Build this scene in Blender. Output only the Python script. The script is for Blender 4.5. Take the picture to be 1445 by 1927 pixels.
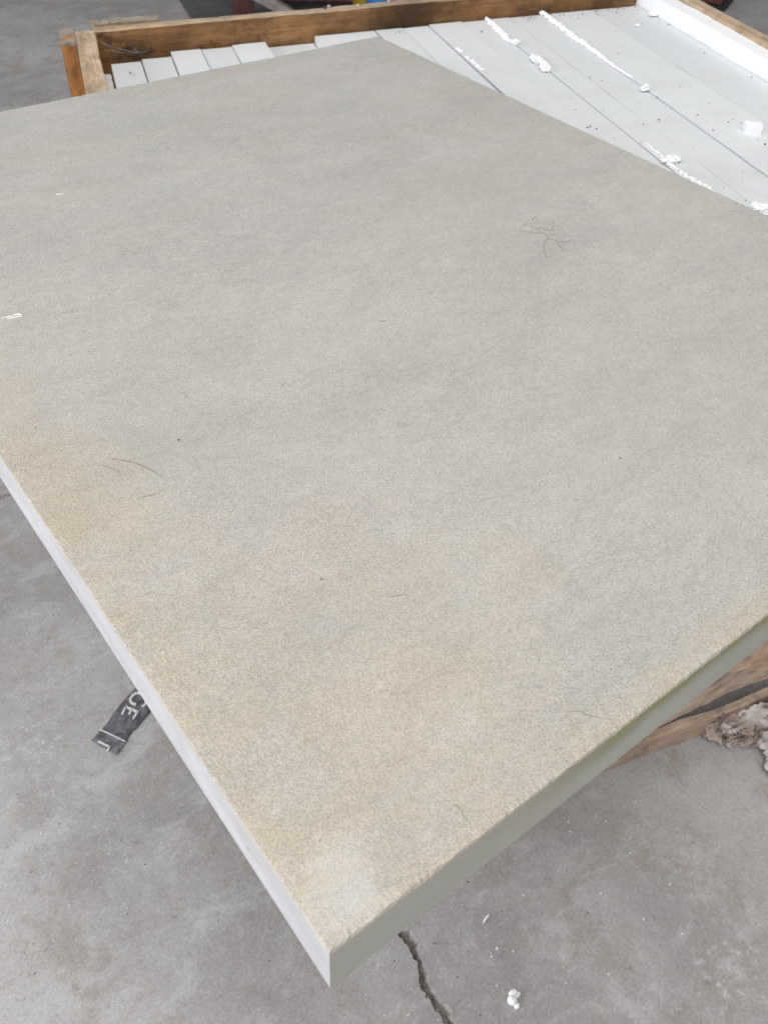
import bpy, bmesh, math, random
from mathutils import Vector, Matrix, noise
from mathutils.geometry import delaunay_2d_cdt

# ------------------------------------------------------------------ camera, light, exposure
scene = bpy.context.scene
for o in list(bpy.data.objects):
    bpy.data.objects.remove(o)
COL = scene.collection
PXF = 1612.0                      # focal length in photograph pixels (1445 x 1927)
CAM_R = Matrix(((0.7958467, 0.40822368, -0.44719286),
                (-0.60438563, 0.58032036, -0.54584457),
                (0.03668844, 0.70468554, 0.70857057)))
CAM_P = Vector((-0.0864, -0.1324, 1.25))
cam_data = bpy.data.cameras.new('camera')
cam = bpy.data.objects.new('camera', cam_data)
COL.objects.link(cam)
cam.matrix_world = Matrix.Translation(CAM_P) @ CAM_R.to_4x4()
cam_data.sensor_fit = 'VERTICAL'
cam_data.sensor_height = 24.0
cam_data.lens = 24.0 * PXF / 1927.0
cam_data.clip_start = 0.02
cam_data.clip_end = 200
cam_data.dof.use_dof = True
cam_data.dof.focus_distance = 0.78
cam_data.dof.aperture_fstop = 9.0
scene.camera = cam

world = bpy.data.worlds.new('World')
scene.world = world
world.use_nodes = True
wb = world.node_tree.nodes['Background']
wb.inputs[0].default_value = (0.92, 0.95, 1.0, 1)
wb.inputs[1].default_value = 0.29


def area(name, loc, target, sx, sy, power, color):
    d = bpy.data.lights.new(name, 'AREA')
    d.shape = 'RECTANGLE'
    d.size, d.size_y, d.energy, d.color = sx, sy, power, color
    o = bpy.data.objects.new(name, d)
    COL.objects.link(o)
    o.location = loc
    o.rotation_euler = (Vector(target) - Vector(loc)).to_track_quat('-Z', 'Y').to_euler()
    return o


# daylight through the open side of the shed, and through the roof lights above
area('open_side_daylight', (-5.2, 1.6, 2.2), (0.3, 0.9, 0.6), 6.0, 3.4, 385, (0.925, 0.94, 1.0))
area('roof_daylight', (-0.1, -0.5, 4.3), (0.4, 0.4, 0.0), 4.0, 4.0, 172, (1.0, 0.975, 0.94))

vs = scene.view_settings
vs.view_transform = 'Standard'
vs.look = 'None'
vs.exposure = 0.0
vs.gamma = 1.0
scene.render.engine = 'CYCLES'

# ------------------------------------------------------------------ helpers
SLAB_T = 0.75       # height of the slab's top
STRIP_T = 0.69      # height of the packed slabs' top edges
RAIL_T = 0.73       # height of the crate rails


def ray(q):
    return CAM_R @ Vector((q[0] - 722.5, -(q[1] - 963.5), -PXF))


def at(q, z):
    """where a point seen in the photograph lies on the level z"""
    d = ray(q)
    return CAM_P + d * ((z - CAM_P.z) / d.z)


def link(name, mesh, mat=None, parent=None, loc=None):
    o = bpy.data.objects.new(name, mesh)
    COL.objects.link(o)
    if mat is not None:
        for m in (mat if isinstance(mat, (list, tuple)) else [mat]):
            mesh.materials.append(m)
    if parent:
        o.parent = parent
    if loc is not None:
        o.location = loc
    return o


def tag(o, label, cat=None, group=None, kind=None):
    o['label'] = label
    if cat:
        o['category'] = cat
    if group:
        o['group'] = group
    if kind:
        o['kind'] = kind
    return o


def empty(name, loc=(0, 0, 0)):
    o = bpy.data.objects.new(name, None)
    COL.objects.link(o)
    o.location = loc
    o.empty_display_size = 0.05
    return o


def from_bm(bm, name, smooth=False):
    me = bpy.data.meshes.new(name)
    bmesh.ops.recalc_face_normals(bm, faces=bm.faces)
    bm.to_mesh(me)
    bm.free()
    if smooth:
        for p in me.polygons:
            p.use_smooth = True
    return me


def rough_box(name, size, seg=(1, 1, 1), jit=0.0, bevel=0.0, seed=0, sag=0.0):
    """box of the given size, lengthwise on X, sawn edges a little uneven; origin at its centre"""
    rnd = random.Random(seed)
    bm = bmesh.new()
    nx, ny, nz = seg
    sx, sy, sz = size
    vm = {}

    def v(i, j, k):
        key = (i, j, k)
        if key not in vm:
            vm[key] = bm.verts.new(((i / nx - .5) * sx, (j / ny - .5) * sy, (k / nz - .5) * sz))
        return vm[key]
    for i in range(nx):
        for j in range(ny):
            bm.faces.new((v(i, j, 0), v(i, j + 1, 0), v(i + 1, j + 1, 0), v(i + 1, j, 0)))
            bm.faces.new((v(i, j, nz), v(i + 1, j, nz), v(i + 1, j + 1, nz), v(i, j + 1, nz)))
    for i in range(nx):
        for k in range(nz):
            bm.faces.new((v(i, 0, k), v(i + 1, 0, k), v(i + 1, 0, k + 1), v(i, 0, k + 1)))
            bm.faces.new((v(i, ny, k), v(i, ny, k + 1), v(i + 1, ny, k + 1), v(i + 1, ny, k)))
    for j in range(ny):
        for k in range(nz):
            bm.faces.new((v(0, j, k), v(0, j, k + 1), v(0, j + 1, k + 1), v(0, j + 1, k)))
            bm.faces.new((v(nx, j, k), v(nx, j + 1, k), v(nx, j + 1, k + 1), v(nx, j, k + 1)))
    if bevel:
        ed = [e for e in bm.edges if e.calc_face_angle(0) > 0.8]
        bmesh.ops.bevel(bm, geom=ed, offset=bevel, segments=2, affect='EDGES', profile=.6)
    off = Vector((seed * 3.1, seed * 1.7, 0))
    for w in bm.verts:
        if jit:
            n = noise.noise_vector(w.co * 9 + off) * jit + noise.noise_vector(w.co * 45 + off) * jit * .5
            w.co += n + Vector((0, rnd.uniform(-1, 1), rnd.uniform(-1, 1))) * jit * .12
        if sag:
            w.co.z -= sag * (1 - (2 * w.co.x / sx) ** 2)
    return from_bm(bm, name)


def frame(o, p, xdir, up=(0, 0, 1)):
    """place o at p with its local X along xdir"""
    x = Vector(xdir).normalized()
    z = Vector(up)
    y = z.cross(x).normalized()
    z = x.cross(y)
    m = Matrix((x, y, z)).transposed().to_4x4()
    m.translation = p
    o.matrix_world = m


def lump_mesh(name, size, seed, sub=3, rough=.35, freq=1.6, flat=0.0):
    bm = bmesh.new()
    bmesh.ops.create_icosphere(bm, subdivisions=sub, radius=1)
    off = Vector((seed * 7.3, seed * 2.9, seed * 5.1))
    for v in bm.verts:
        n = v.co.normalized()
        r = 1 + rough * noise.noise(n * freq + off) + rough * .6 * noise.noise(n * freq * 3 + off)
        v.co = n * r
        if flat:
            v.co.z = max(v.co.z, -flat)
        v.co.x *= size[0]
        v.co.y *= size[1]
        v.co.z *= size[2]
    return from_bm(bm, name)


def ribbon_mesh(name, pts, widths, height, seed, step=.004, jag=.5, base=0.0):
    """ragged low ridge along a polyline (world points at its base)"""
    rnd = random.Random(seed)
    path = []
    n = len(pts) - 1
    for i in range(n):
        a, b = pts[i], pts[i + 1]
        m = max(1, int((b - a).length / step))
        for k in range(m):
            t = k / m
            path.append((a.lerp(b, t), widths[i] * (1 - t) + widths[i + 1] * t))
    path.append((pts[-1], widths[-1]))
    bm = bmesh.new()
    rows = []
    for i, (p, w) in enumerate(path):
        d = (path[min(i + 1, len(path) - 1)][0] - path[max(i - 1, 0)][0])
        d.z = 0
        d.normalize()
        s = Vector((-d.y, d.x, 0))
        wl = w * (.5 + jag * rnd.uniform(-.5, .6))
        wr = w * (.5 + jag * rnd.uniform(-.5, .6))
        h = height * rnd.uniform(.6, 1.25) * min(1, w / max(widths) + .35)
        z0 = Vector((0, 0, base))
        row = [p - s * wl + z0, p - s * wl * .9 + Vector((0, 0, h * .75)), p + Vector((0, 0, h)) + s * rnd.uniform(-.3, .3) * w,
               p + s * wr * .9 + Vector((0, 0, h * .7)), p + s * wr + z0]
        rows.append([bm.verts.new(q) for q in row])
    for a, b in zip(rows, rows[1:]):
        for k in range(4):
            bm.faces.new((a[k], a[k + 1], b[k + 1], b[k]))
        bm.faces.new((a[4], a[0], b[0], b[4]))
    bm.faces.new(rows[0])
    bm.faces.new(rows[-1])
    return from_bm(bm, name)


def tube_into(bm, pts, radii, sides=5):
    rows = []
    for i, p in enumerate(pts):
        d = pts[min(i + 1, len(pts) - 1)] - pts[max(i - 1, 0)]
        d.normalize()
        a = d.cross(Vector((0, 0, 1)))
        if a.length < 1e-4:
            a = Vector((1, 0, 0))
        a.normalize()
        b = d.cross(a)
        rows.append([bm.verts.new(p + (a * math.cos(t) + b * math.sin(t)) * radii[i])
                     for t in [2 * math.pi * k / sides for k in range(sides)]])
    for r0, r1 in zip(rows, rows[1:]):
        for k in range(sides):
            bm.faces.new((r0[k], r0[(k + 1) % sides], r1[(k + 1) % sides], r1[k]))
    bm.faces.new(rows[0])
    bm.faces.new(rows[-1])


def catmull(pts, n=5):
    out = []
    for i in range(len(pts) - 1):
        p0, p1, p2, p3 = pts[max(i - 1, 0)], pts[i], pts[i + 1], pts[min(i + 2, len(pts) - 1)]
        for k in range(n):
            t = k / n
            out.append(.5 * ((2 * p1) + (p2 - p0) * t + (2 * p0 - 5 * p1 + 4 * p2 - p3) * t * t + (3 * p1 - p0 - 3 * p2 + p3) * t ** 3))
    out.append(pts[-1])
    return out


# ------------------------------------------------------------------ materials
class N:
    """small helper around one material's node tree"""

    def __init__(self, name):
        self.m = bpy.data.materials.new(name)
        self.m.use_nodes = True
        self.t = self.m.node_tree
        self.b = self.t.nodes['Principled BSDF']
        self.tc = self.t.nodes.new('ShaderNodeTexCoord')
        self.co = self.tc.outputs['Object']

    def put(self, sock, val):
        if isinstance(val, bpy.types.NodeSocket):
            self.t.links.new(val, sock)
        elif isinstance(val, (tuple, list)) and len(val) == 3 and sock.type == 'RGBA':
            sock.default_value = (*val, 1)
        else:
            sock.default_value = val

    def map(self, scale=(1, 1, 1), rot=(0, 0, 0), loc=(0, 0, 0), src=None):
        n = self.t.nodes.new('ShaderNodeMapping')
        self.put(n.inputs[0], src or self.co)
        n.inputs['Scale'].default_value = scale
        n.inputs['Rotation'].default_value = rot
        n.inputs['Location'].default_value = loc
        return n.outputs[0]

    def noise(self, scale, detail=3, rough=.55, src=None, dist=0.0, color=False):
        n = self.t.nodes.new('ShaderNodeTexNoise')
        self.put(n.inputs['Vector'], src or self.co)
        n.inputs['Scale'].default_value = scale
        n.inputs['Detail'].default_value = detail
        n.inputs['Roughness'].default_value = rough
        n.inputs['Distortion'].default_value = dist
        return n.outputs['Color' if color else 'Fac']

    def voro(self, scale, src=None, out='Distance', rnd=1.0, feature='F1'):
        n = self.t.nodes.new('ShaderNodeTexVoronoi')
        n.feature = feature
        self.put(n.inputs['Vector'], src or self.co)
        n.inputs['Scale'].default_value = scale
        n.inputs['Randomness'].default_value = rnd
        return n.outputs[out]

    def math(self, op, a, b=0.0, clamp=False):
        n = self.t.nodes.new('ShaderNodeMath')
        n.operation = op
        n.use_clamp = clamp
        self.put(n.inputs[0], a)
        self.put(n.inputs[1], b)
        return n.outputs[0]

    def rng(self, v, a, b, c=0.0, d=1.0, smooth=True):
        n = self.t.nodes.new('ShaderNodeMapRange')
        n.interpolation_type = 'SMOOTHSTEP' if smooth else 'LINEAR'
        n.clamp = True
        self.put(n.inputs['Value'], v)
        for k, x in zip(('From Min', 'From Max', 'To Min', 'To Max'), (a, b, c, d)):
            n.inputs[k].default_value = x
        return n.outputs['Result']

    def mix(self, f, a, b, mode='MIX'):
        n = self.t.nodes.new('ShaderNodeMix')
        n.data_type = 'RGBA'
        n.blend_type = mode
        n.clamp_factor = True
        self.put(n.inputs['Factor'], f)
        self.put(n.inputs[6], a)
        self.put(n.inputs[7], b)
        return n.outputs[2]

    def xyz(self, src=None):
        n = self.t.nodes.new('ShaderNodeSeparateXYZ')
        self.put(n.inputs[0], src or self.co)
        return n.outputs

    def rand(self):
        return self.t.nodes.new('ShaderNodeObjectInfo').outputs['Random']

    def bump(self, h, dist=.001, strength=1.0, prev=None):
        n = self.t.nodes.new('ShaderNodeBump')
        n.inputs['Strength'].default_value = strength
        n.inputs['Distance'].default_value = dist
        self.put(n.inputs['Height'], h)
        if prev:
            self.t.links.new(prev, n.inputs['Normal'])
        return n.outputs[0]

    def done(self, color, rough=.8, normal=None, spec=.3):
        self.put(self.b.inputs['Base Color'], color)
        self.put(self.b.inputs['Roughness'], rough)
        self.b.inputs['Specular IOR Level'].default_value = spec
        if normal:
            self.t.links.new(normal, self.b.inputs['Normal'])
        return self.m


def grey(n, f, lo, hi):
    v = n.rng(f, 0, 1, lo, hi, False)
    c = n.t.nodes.new('ShaderNodeCombineColor')
    for k in range(3):
        n.put(c.inputs[k], v)
    return c.outputs[0]


def mat_slab_top():
    n = N('flamed_sandstone')
    X, Y, Z = n.xyz()
    warp = n.noise(5, 6, .62)
    blot = n.noise(2.6, 6, .62, n.map((.9, 2.0, 1), (0, 0, .25)))
    blot2 = n.noise(6.5, 7, .66, n.map((.55, 2.2, 1), (0, 0, .12), (3, 1, 0)))
    col = n.mix(n.rng(blot, .32, .68), (.397, .386, .356), (.434, .422, .390))
    col = n.mix(n.math('MULTIPLY', n.rng(blot2, .47, .66), .45), col, (.430, .400, .360))
    blot3 = n.noise(8, 7, .66, n.map((.5, 2.0, 1), (0, 0, .2), (8, 4, 0)))
    col = n.mix(n.math('MULTIPLY', n.rng(blot3, .50, .68), .35), col, (.370, .360, .334))
    # rust-beige weathering that starts at the sawn rims and spreads over the near corner
    w = n.math('MULTIPLY', n.math('SUBTRACT', warp, .5), .24)
    ex = n.rng(n.math('ADD', X, w), -.01, .13, .95, 0)
    far_fade = n.rng(Y, .30, .95, 1, 0)
    ex = n.math('MULTIPLY', ex, far_fade)
    w2 = n.math('MULTIPLY', n.math('SUBTRACT', n.noise(13, 5, .62, n.map((1, 1, 1), (0, 0, 0), (5, 2, 0))), .5), .09)
    ey = n.rng(n.math('ADD', Y, w2), -.005, .045, 1, 0)
    rad = n.math('POWER', n.math('ADD', n.math('POWER', X, 2), n.math('POWER', n.math('SUBTRACT', Y, .06), 2)), .5)
    cor = n.rng(n.math('ADD', rad, n.math('MULTIPLY', w, 1.3)), .10, .42, .68, 0)
    beige = n.math('MAXIMUM', n.math('MAXIMUM', ex, n.math('MULTIPLY', ey, .8)), cor)
    patch = n.rng(n.noise(12, 8, .72, n.map((1, 1.4, 1), (0, 0, .5), (7, 3, 1))), .34, .58)
    beige = n.math('MULTIPLY', beige, n.rng(patch, 0, 1, .40, 1, False))
    col = n.mix(n.math('MULTIPLY', beige, .95), col, (.452, .390, .302))
    # pale smooth flake at the very corner
    cd = n.math('POWER', n.math('ADD', n.math('POWER', n.math('SUBTRACT', X, .026), 2),
                                n.math('POWER', n.math('SUBTRACT', Y, .022), 2)), .5)
    flake = n.rng(n.math('ADD', cd, n.math('MULTIPLY', n.math('SUBTRACT', n.noise(38, 6, .7), .5), .075)), .004, .040, 1, 0)
    col = n.mix(n.math('MULTIPLY', flake, .4), col, (.52, .53, .515))
    pale = n.rng(n.noise(34, 6, .72, n.map((1, 1, 1), (0, 0, 0), (2, 9, 4))), .60, .74)
    col = n.mix(n.math('MULTIPLY', pale, .4), col, (.54, .54, .51))
    # faint wisps and hairline scuffs
    ws = n.noise(15, 7, .62, n.map((.8, 1.7, 1), (0, 0, .3), (2, 2, 0)), 1.6)
    rid = n.math('ABSOLUTE', n.math('SUBTRACT', ws, .5))
    wm = n.math('MULTIPLY', n.rng(rid, .0, .020, 1, 0), n.rng(n.noise(5, 4, .6, n.map((1, 1, 1), (0, 0, 0), (6, 1, 2))), .46, .60))
    col = n.mix(n.math('MULTIPLY', wm, .26), col, (.27, .255, .225))
    ws2 = n.noise(11, 7, .62, n.map((.8, 1.9, 1), (0, 0, .1), (7, 3, 5)), 1.8)
    wl = n.math('MULTIPLY', n.rng(n.math('ABSOLUTE', n.math('SUBTRACT', ws2, .52)), .0, .016, 1, 0), n.rng(n.noise(6, 4, .6, n.map((1, 1, 1), (0, 0, 0), (3, 9, 2))), .48, .62))
    col = n.mix(n.math('MULTIPLY', wl, .26), col, (.58, .565, .525))
    cl = n.noise(14, 8, .68, n.map((.9, 1.3, 1), (0, 0, .2), (1, 5, 3)), .6)
    col = n.mix(1.0, col, grey(n, n.rng(cl, .3, .7), .95, 1.05), 'MULTIPLY')
    # grain
    g1 = n.noise(780, 2, .65)
    g2 = n.noise(1500, 1, .6)
    g3 = n.noise(120, 5, .65)
    ripple = n.noise(60, 4, .65, n.map((.7, 2.4, 1), (0, 0, .12)))
    amp = n.rng(n.noise(3.2, 4), .3, .7, .65, 1, False)
    amp = n.math('MULTIPLY', amp, n.rng(flake, 0, 1, 1, .55, False))
    gr = n.math('ADD', n.rng(g1, .32, .58, -.23, .12), n.rng(g2, .33, .62, -.10, .07))
    gr = n.math('MULTIPLY', gr, amp)
    gr = n.math('ADD', gr, n.math('MULTIPLY', n.math('SUBTRACT', g3, .5), .26))
    gr = n.math('ADD', gr, n.math('MULTIPLY', n.math('SUBTRACT', ripple, .5), .16))
    fac = n.math('ADD', gr, 1.03)
    cc = n.t.nodes.new('ShaderNodeCombineColor')
    for k in range(3):
        n.put(cc.inputs[k], fac)
    col = n.mix(1.0, col, cc.outputs[0], 'MULTIPLY')
    # dark and bright mineral specks
    vd = n.voro(95)
    pk = n.xyz(n.voro(95, out='Color'))
    sp = n.math('MULTIPLY', n.rng(vd, .04, .09, 1, 0), n.rng(pk[0], .965, .975))
    col = n.mix(n.math('MULTIPLY', sp, .7), col, (.13, .12, .10))
    sp2 = n.math('MULTIPLY', n.rng(vd, .05, .11, 1, 0), n.rng(pk[1], .93, .95))
    col = n.mix(n.math('MULTIPLY', sp2, .5), col, (.8, .8, .78))
    h = n.math('ADD', n.math('MULTIPLY', n.rng(g1, .3, .65), .8), n.math('MULTIPLY', g2, .4))
    h = n.math('MULTIPLY', h, amp)
    b = n.bump(ripple, .0014, .6)
    b = n.bump(n.math('SUBTRACT', wl, wm), .00030, .35, b)
    b = n.bump(h, .0006, .8, b)
    return n.done(col, .56, b, .45)


def mat_slab_side():
    n = N('sawn_sandstone')
    X, Y, Z = n.xyz()
    base = n.mix(n.rng(n.noise(6, 7, .66), .38, .62), (.505, .50, .503), (.565, .56, .563))
    saw = n.noise(40, 4, .6, n.map((.15, .15, 3), (0, .0, 0)))
    base = n.mix(n.rng(saw, .42, .75, 0, .22), base, (.47, .455, .45))
    blot = n.noise(9, 5, .6)
    base = n.mix(n.rng(blot, .50, .68, 0, .5), base, (.44, .425, .40))
    fl = n.noise(26, 7, .72, n.map((.4, .4, 1.5)))
    base = n.mix(1.0, base, grey(n, n.rng(fl, .32, .68), .90, 1.09), 'MULTIPLY')
    base = n.mix(n.rng(Z, .052, .0595, 0, .35), base, (.62, .58, .50))
    # green algae bleeding down from the top rim of the end face
    nm = n.xyz(n.t.nodes.new('ShaderNodeNewGeometry').outputs['Normal'])
    end = n.rng(nm[1], -.5, -.8)
    al = n.math('ADD', Z, n.math('MULTIPLY', n.math('SUBTRACT', n.noise(7, 4, .6, n.map((1, 1, 1))), .5), .05))
    al = n.math('MULTIPLY', n.rng(al, .030, .060), n.rng(X, .08, .30))
    al = n.math('MULTIPLY', al, end)
    warm = n.math('MULTIPLY', end, .65)
    base = n.mix(warm, base, (.53, .53, .445))
    base = n.mix(n.math('MULTIPLY', al, .8), base, (.31, .31, .12))
    g = n.noise(700, 2, .6)
    cc = grey(n, g, .9, 1.1)
    base = n.mix(1.0, base, cc, 'MULTIPLY')
    pit = n.math('MULTIPLY', n.rng(n.voro(45), .05, .11, 1, 0), n.rng(n.xyz(n.voro(45, out='Color'))[0], .95, .96))
    base = n.mix(n.math('MULTIPLY', pit, .6), base, (.12, .11, .09))
    b = n.bump(n.noise(160, 4, .6), .0006, .5)
    return n.done(base, .6, b, .35)


def mat_strip():
    n = N('pale_sawn_edge')
    r = n.rand()
    base = n.mix(r, (.605, .628, .638), (.685, .708, .718))
    base = n.mix(n.rng(n.noise(7, 5, .6), .45, .72, 0, .5), base, (.55, .565, .565))
    base = n.mix(n.rng(n.noise(28, 5, .7, n.map((3, .6, 1))), .55, .72, 0, .3), base, (.77, .78, .78))
    dust = n.math('MULTIPLY', n.rng(n.voro(60), .05, .12, 1, 0), n.rng(n.xyz(n.voro(60, out='Color'))[0], .93, .95))
    base = n.mix(n.math('MULTIPLY', dust, .65), base, (.16, .15, .14))
    g = n.noise(420, 3, .6)
    base = n.mix(1.0, base, grey(n, g, .93, 1.07), 'MULTIPLY')
    b = n.bump(n.noise(120, 4), .0006, .5)
    return n.done(base, .65, b, .3)


def mat_wood(name, light, mid, dark, stain=.5, grey_top=0.0, scale=1.0):
    n = N(name)
    off = n.math('MULTIPLY', n.rand(), 37.0)
    cv = n.t.nodes.new('ShaderNodeCombineXYZ')
    for k in range(3):
        n.put(cv.inputs[k], off)
    add = n.t.nodes.new('ShaderNodeVectorMath')
    n.put(add.inputs[0], n.co)
    n.put(add.inputs[1], cv.outputs[0])
    src = add.outputs[0]
    fib = n.noise(38 * scale, 5, .62, n.map((.06, 1, 1), src=src), .6)
    fine = n.noise(230 * scale, 4, .6, n.map((.05, 1, 1), src=src))
    big = n.noise(7, 4, .6, n.map((.6, 1, 1), src=src))
    col = n.mix(n.rng(fib, .34, .66), mid, light)
    col = n.mix(n.math('MULTIPLY', n.rng(fine, .5, .72), .45), col, dark)
    col = n.mix(n.math('MULTIPLY', n.rng(big, .48, .70), stain), col, dark)
    bl = n.math('MULTIPLY', n.rng(n.noise(16, 8, .74, n.map((.8, 1, 1), src=src)), .52, .68), stain)
    col = n.mix(1.0, col, grey(n, n.rng(n.noise(32, 7, .72, n.map((.5, 1, 1), src=src)), .3, .7), .72, 1.25), 'MULTIPLY')
    col = n.mix(bl, col, (.035, .026, .018))
    if grey_top:
        nm = n.xyz(n.t.nodes.new('ShaderNodeNewGeometry').outputs['Normal'])
        w = n.math('MULTIPLY', n.rng(nm[2], .6, .9), n.rng(n.noise(60, 5, .7, src=src), .36, .6))
        col = n.mix(n.math('MULTIPLY', w, grey_top), col, (.30, .275, .245))
        col = n.mix(n.math('MULTIPLY', n.math('MULTIPLY', w, n.rng(n.noise(90, 4, .7), .54, .62)), grey_top), col, (.045, .04, .036))
    h = n.math('ADD', fib, n.math('MULTIPLY', fine, .5))
    return n.done(col, .75, n.bump(h, .0018, .7), .25)


def mat_foam(name='white_polystyrene', c0=(.84, .85, .865), c1=(.89, .895, .905)):
    n = N(name)
    v = n.voro(260)
    col = n.mix(n.rng(v, .1, .6), c1, c0)
    col = n.mix(n.rng(n.noise(12, 4), .6, .78, 0, .2), col, (.62, .61, .59))
    return n.done(col, .85, n.bump(v, .0008, .35), .2)


def mat_floor():
    n = N('worn_concrete')
    d = n.map((1, 1, 1), (0, 0, .6))
    big = n.noise(1.6, 9, .66, d, .3)
    mid = n.noise(6.5, 10, .72, d, .4)
    smear = n.noise(11, 9, .70, n.map((.8, 1.5, 1), (0, 0, 1.0)), .5)
    fine = n.noise(48, 9, .76)
    grit = n.noise(210, 5, .75)
    col = n.mix(n.rng(big, .36, .64), (.285, .271, .264), (.425, .414, .405))
    col = n.mix(n.math('MULTIPLY', n.rng(mid, .48, .64), .75), col, (.300, .268, .240))
    col = n.mix(n.math('MULTIPLY', n.rng(smear, .50, .66), .55), col, (.475, .466, .462))
    col = n.mix(n.math('MULTIPLY', n.rng(fine, .52, .66), .38), col, (.46, .455, .46))
    col = n.mix(n.math('MULTIPLY', n.rng(fine, .46, .34), .40), col, (.19, .175, .165))
    dk = n.rng(n.noise(4.3, 9, .72, n.map((1, 1, 1), (0, 0, 0), (4, 8, 0))), .56, .70)
    col = n.mix(n.math('MULTIPLY', dk, .42), col, (.19, .172, .157))
    dk2 = n.rng(n.noise(24, 7, .72, n.map((1, 1, 1), (0, 0, 0), (1, 3, 0))), .62, .72)
    col = n.mix(n.math('MULTIPLY', dk2, .5), col, (.15, .135, .12))
    rust = n.rng(n.noise(9, 6, .7, n.map((1, 1, 1), (0, 0, 0), (6, 6, 0))), .64, .76)
    col = n.mix(n.math('MULTIPLY', rust, .4), col, (.30, .205, .15))
    pale = n.math('MULTIPLY', n.rng(n.noise(4.2, 4, .6, n.map((1, 1, 1), (0, 0, 0), (9, 1, 0))), .54, .66),
                  n.rng(n.noise(75, 7, .78), .52, .64))
    col = n.mix(n.math('MULTIPLY', pale, .6), col, (.60, .60, .61))
    col = n.mix(1.0, col, grey(n, n.rng(grit, .32, .68), .88, 1.12), 'MULTIPLY')
    v = n.voro(80)
    vc = n.xyz(n.voro(80, out='Color'))
    w = n.math('MULTIPLY', n.rng(v, .05, .13, 1, 0), n.rng(vc[0], .92, .94))
    col = n.mix(n.math('MULTIPLY', w, .7), col, (.66, .63, .58))
    k = n.math('MULTIPLY', n.rng(v, .05, .14, 1, 0), n.rng(vc[1], .965, .975))
    col = n.mix(n.math('MULTIPLY', k, .6), col, (.09, .08, .07))
    b = n.bump(mid, .006, .5)
    b = n.bump(smear, .0035, .5, b)
    b = n.bump(fine, .0022, .7, b)
    return n.done(col, n.rng(mid, .3, .7, .5, .75, False), b, .3)


def mat_plain(name, c, var=.25, rough=.6, scale=30, metallic=0.0, alpha=1.0, dirt=(.05, .045, .04), dirt_amt=.4):
    n = N(name)
    a = tuple(x * (1 - var) for x in c)
    b = tuple(min(1, x * (1 + var)) for x in c)
    col = n.mix(n.rng(n.noise(scale, 5, .65), .35, .65), a, b)
    col = n.mix(n.rng(n.noise(scale * .45, 6, .7, n.map((1, 1, 1), (0, 0, 0), (3, 5, 7))), .54, .72, 0, dirt_amt), col, dirt)
    n.b.inputs['Metallic'].default_value = metallic
    n.b.inputs['Alpha'].default_value = alpha
    return n.done(col, rough, n.bump(n.noise(scale * 6, 4), .0008, .5), .3)


M_TOP, M_SIDE, M_STRIP = mat_slab_top(), mat_slab_side(), mat_strip()
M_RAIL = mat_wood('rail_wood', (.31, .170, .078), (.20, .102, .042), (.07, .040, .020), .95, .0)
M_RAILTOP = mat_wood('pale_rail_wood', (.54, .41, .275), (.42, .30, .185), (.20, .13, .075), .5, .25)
M_ORANGE = mat_wood('orange_wood', (.40, .19, .065), (.27, .115, .036), (.12, .05, .02), .5, 1.0)
M_WEATH = mat_wood('weathered_wood', (.40, .32, .235), (.27, .195, .125), (.08, .055, .04), .6, 1.0)
M_TAN = mat_wood('tan_board_wood', (.66, .485, .36), (.56, .38, .26), (.33, .17, .09), .3)
M_SKID = mat_wood('skid_wood', (.46, .345, .265), (.36, .262, .195), (.17, .12, .085), .45)
M_FRONT = mat_wood('pale_rough_wood', (.60, .47, .37), (.49, .37, .28), (.25, .175, .12), .45)
M_FOAM = mat_foam()
M_FOAMD = mat_foam('dusty_polystyrene', (.66, .655, .63), (.80, .79, .77))
M_FLOOR = mat_floor()

# ------------------------------------------------------------------ setting: the concrete floor with its crack
CRACK = [((700, 1690), 0, 0), ((726, 1727), .008, .008), ((751, 1763), .013, .017), ((768, 1785), .013, .013), ((778, 1802), .011, .009),
         ((788, 1816), .011, .009), ((785, 1835), .013, .014), ((788, 1852), .016, .020), ((801, 1874), .012, .013),
         ((813, 1887), .011, .012), ((825, 1909), .011, .013), ((836, 1924), .011, .013), ((868, 1985), .011, .013), ((930, 2080), 0, 0)]
CRACK2 = [((-130, 975), 0, 0), ((-60, 962), .008, .010), ((-10, 946), .010, .012), ((8, 938), .010, .012), ((22, 934), .008, .010), ((34, 933), .005, .006), ((60, 925), 0, 0)]
M_CRACK = mat_plain('crack_dirt', (.28, .255, .243), .3, .9, 120)


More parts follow.
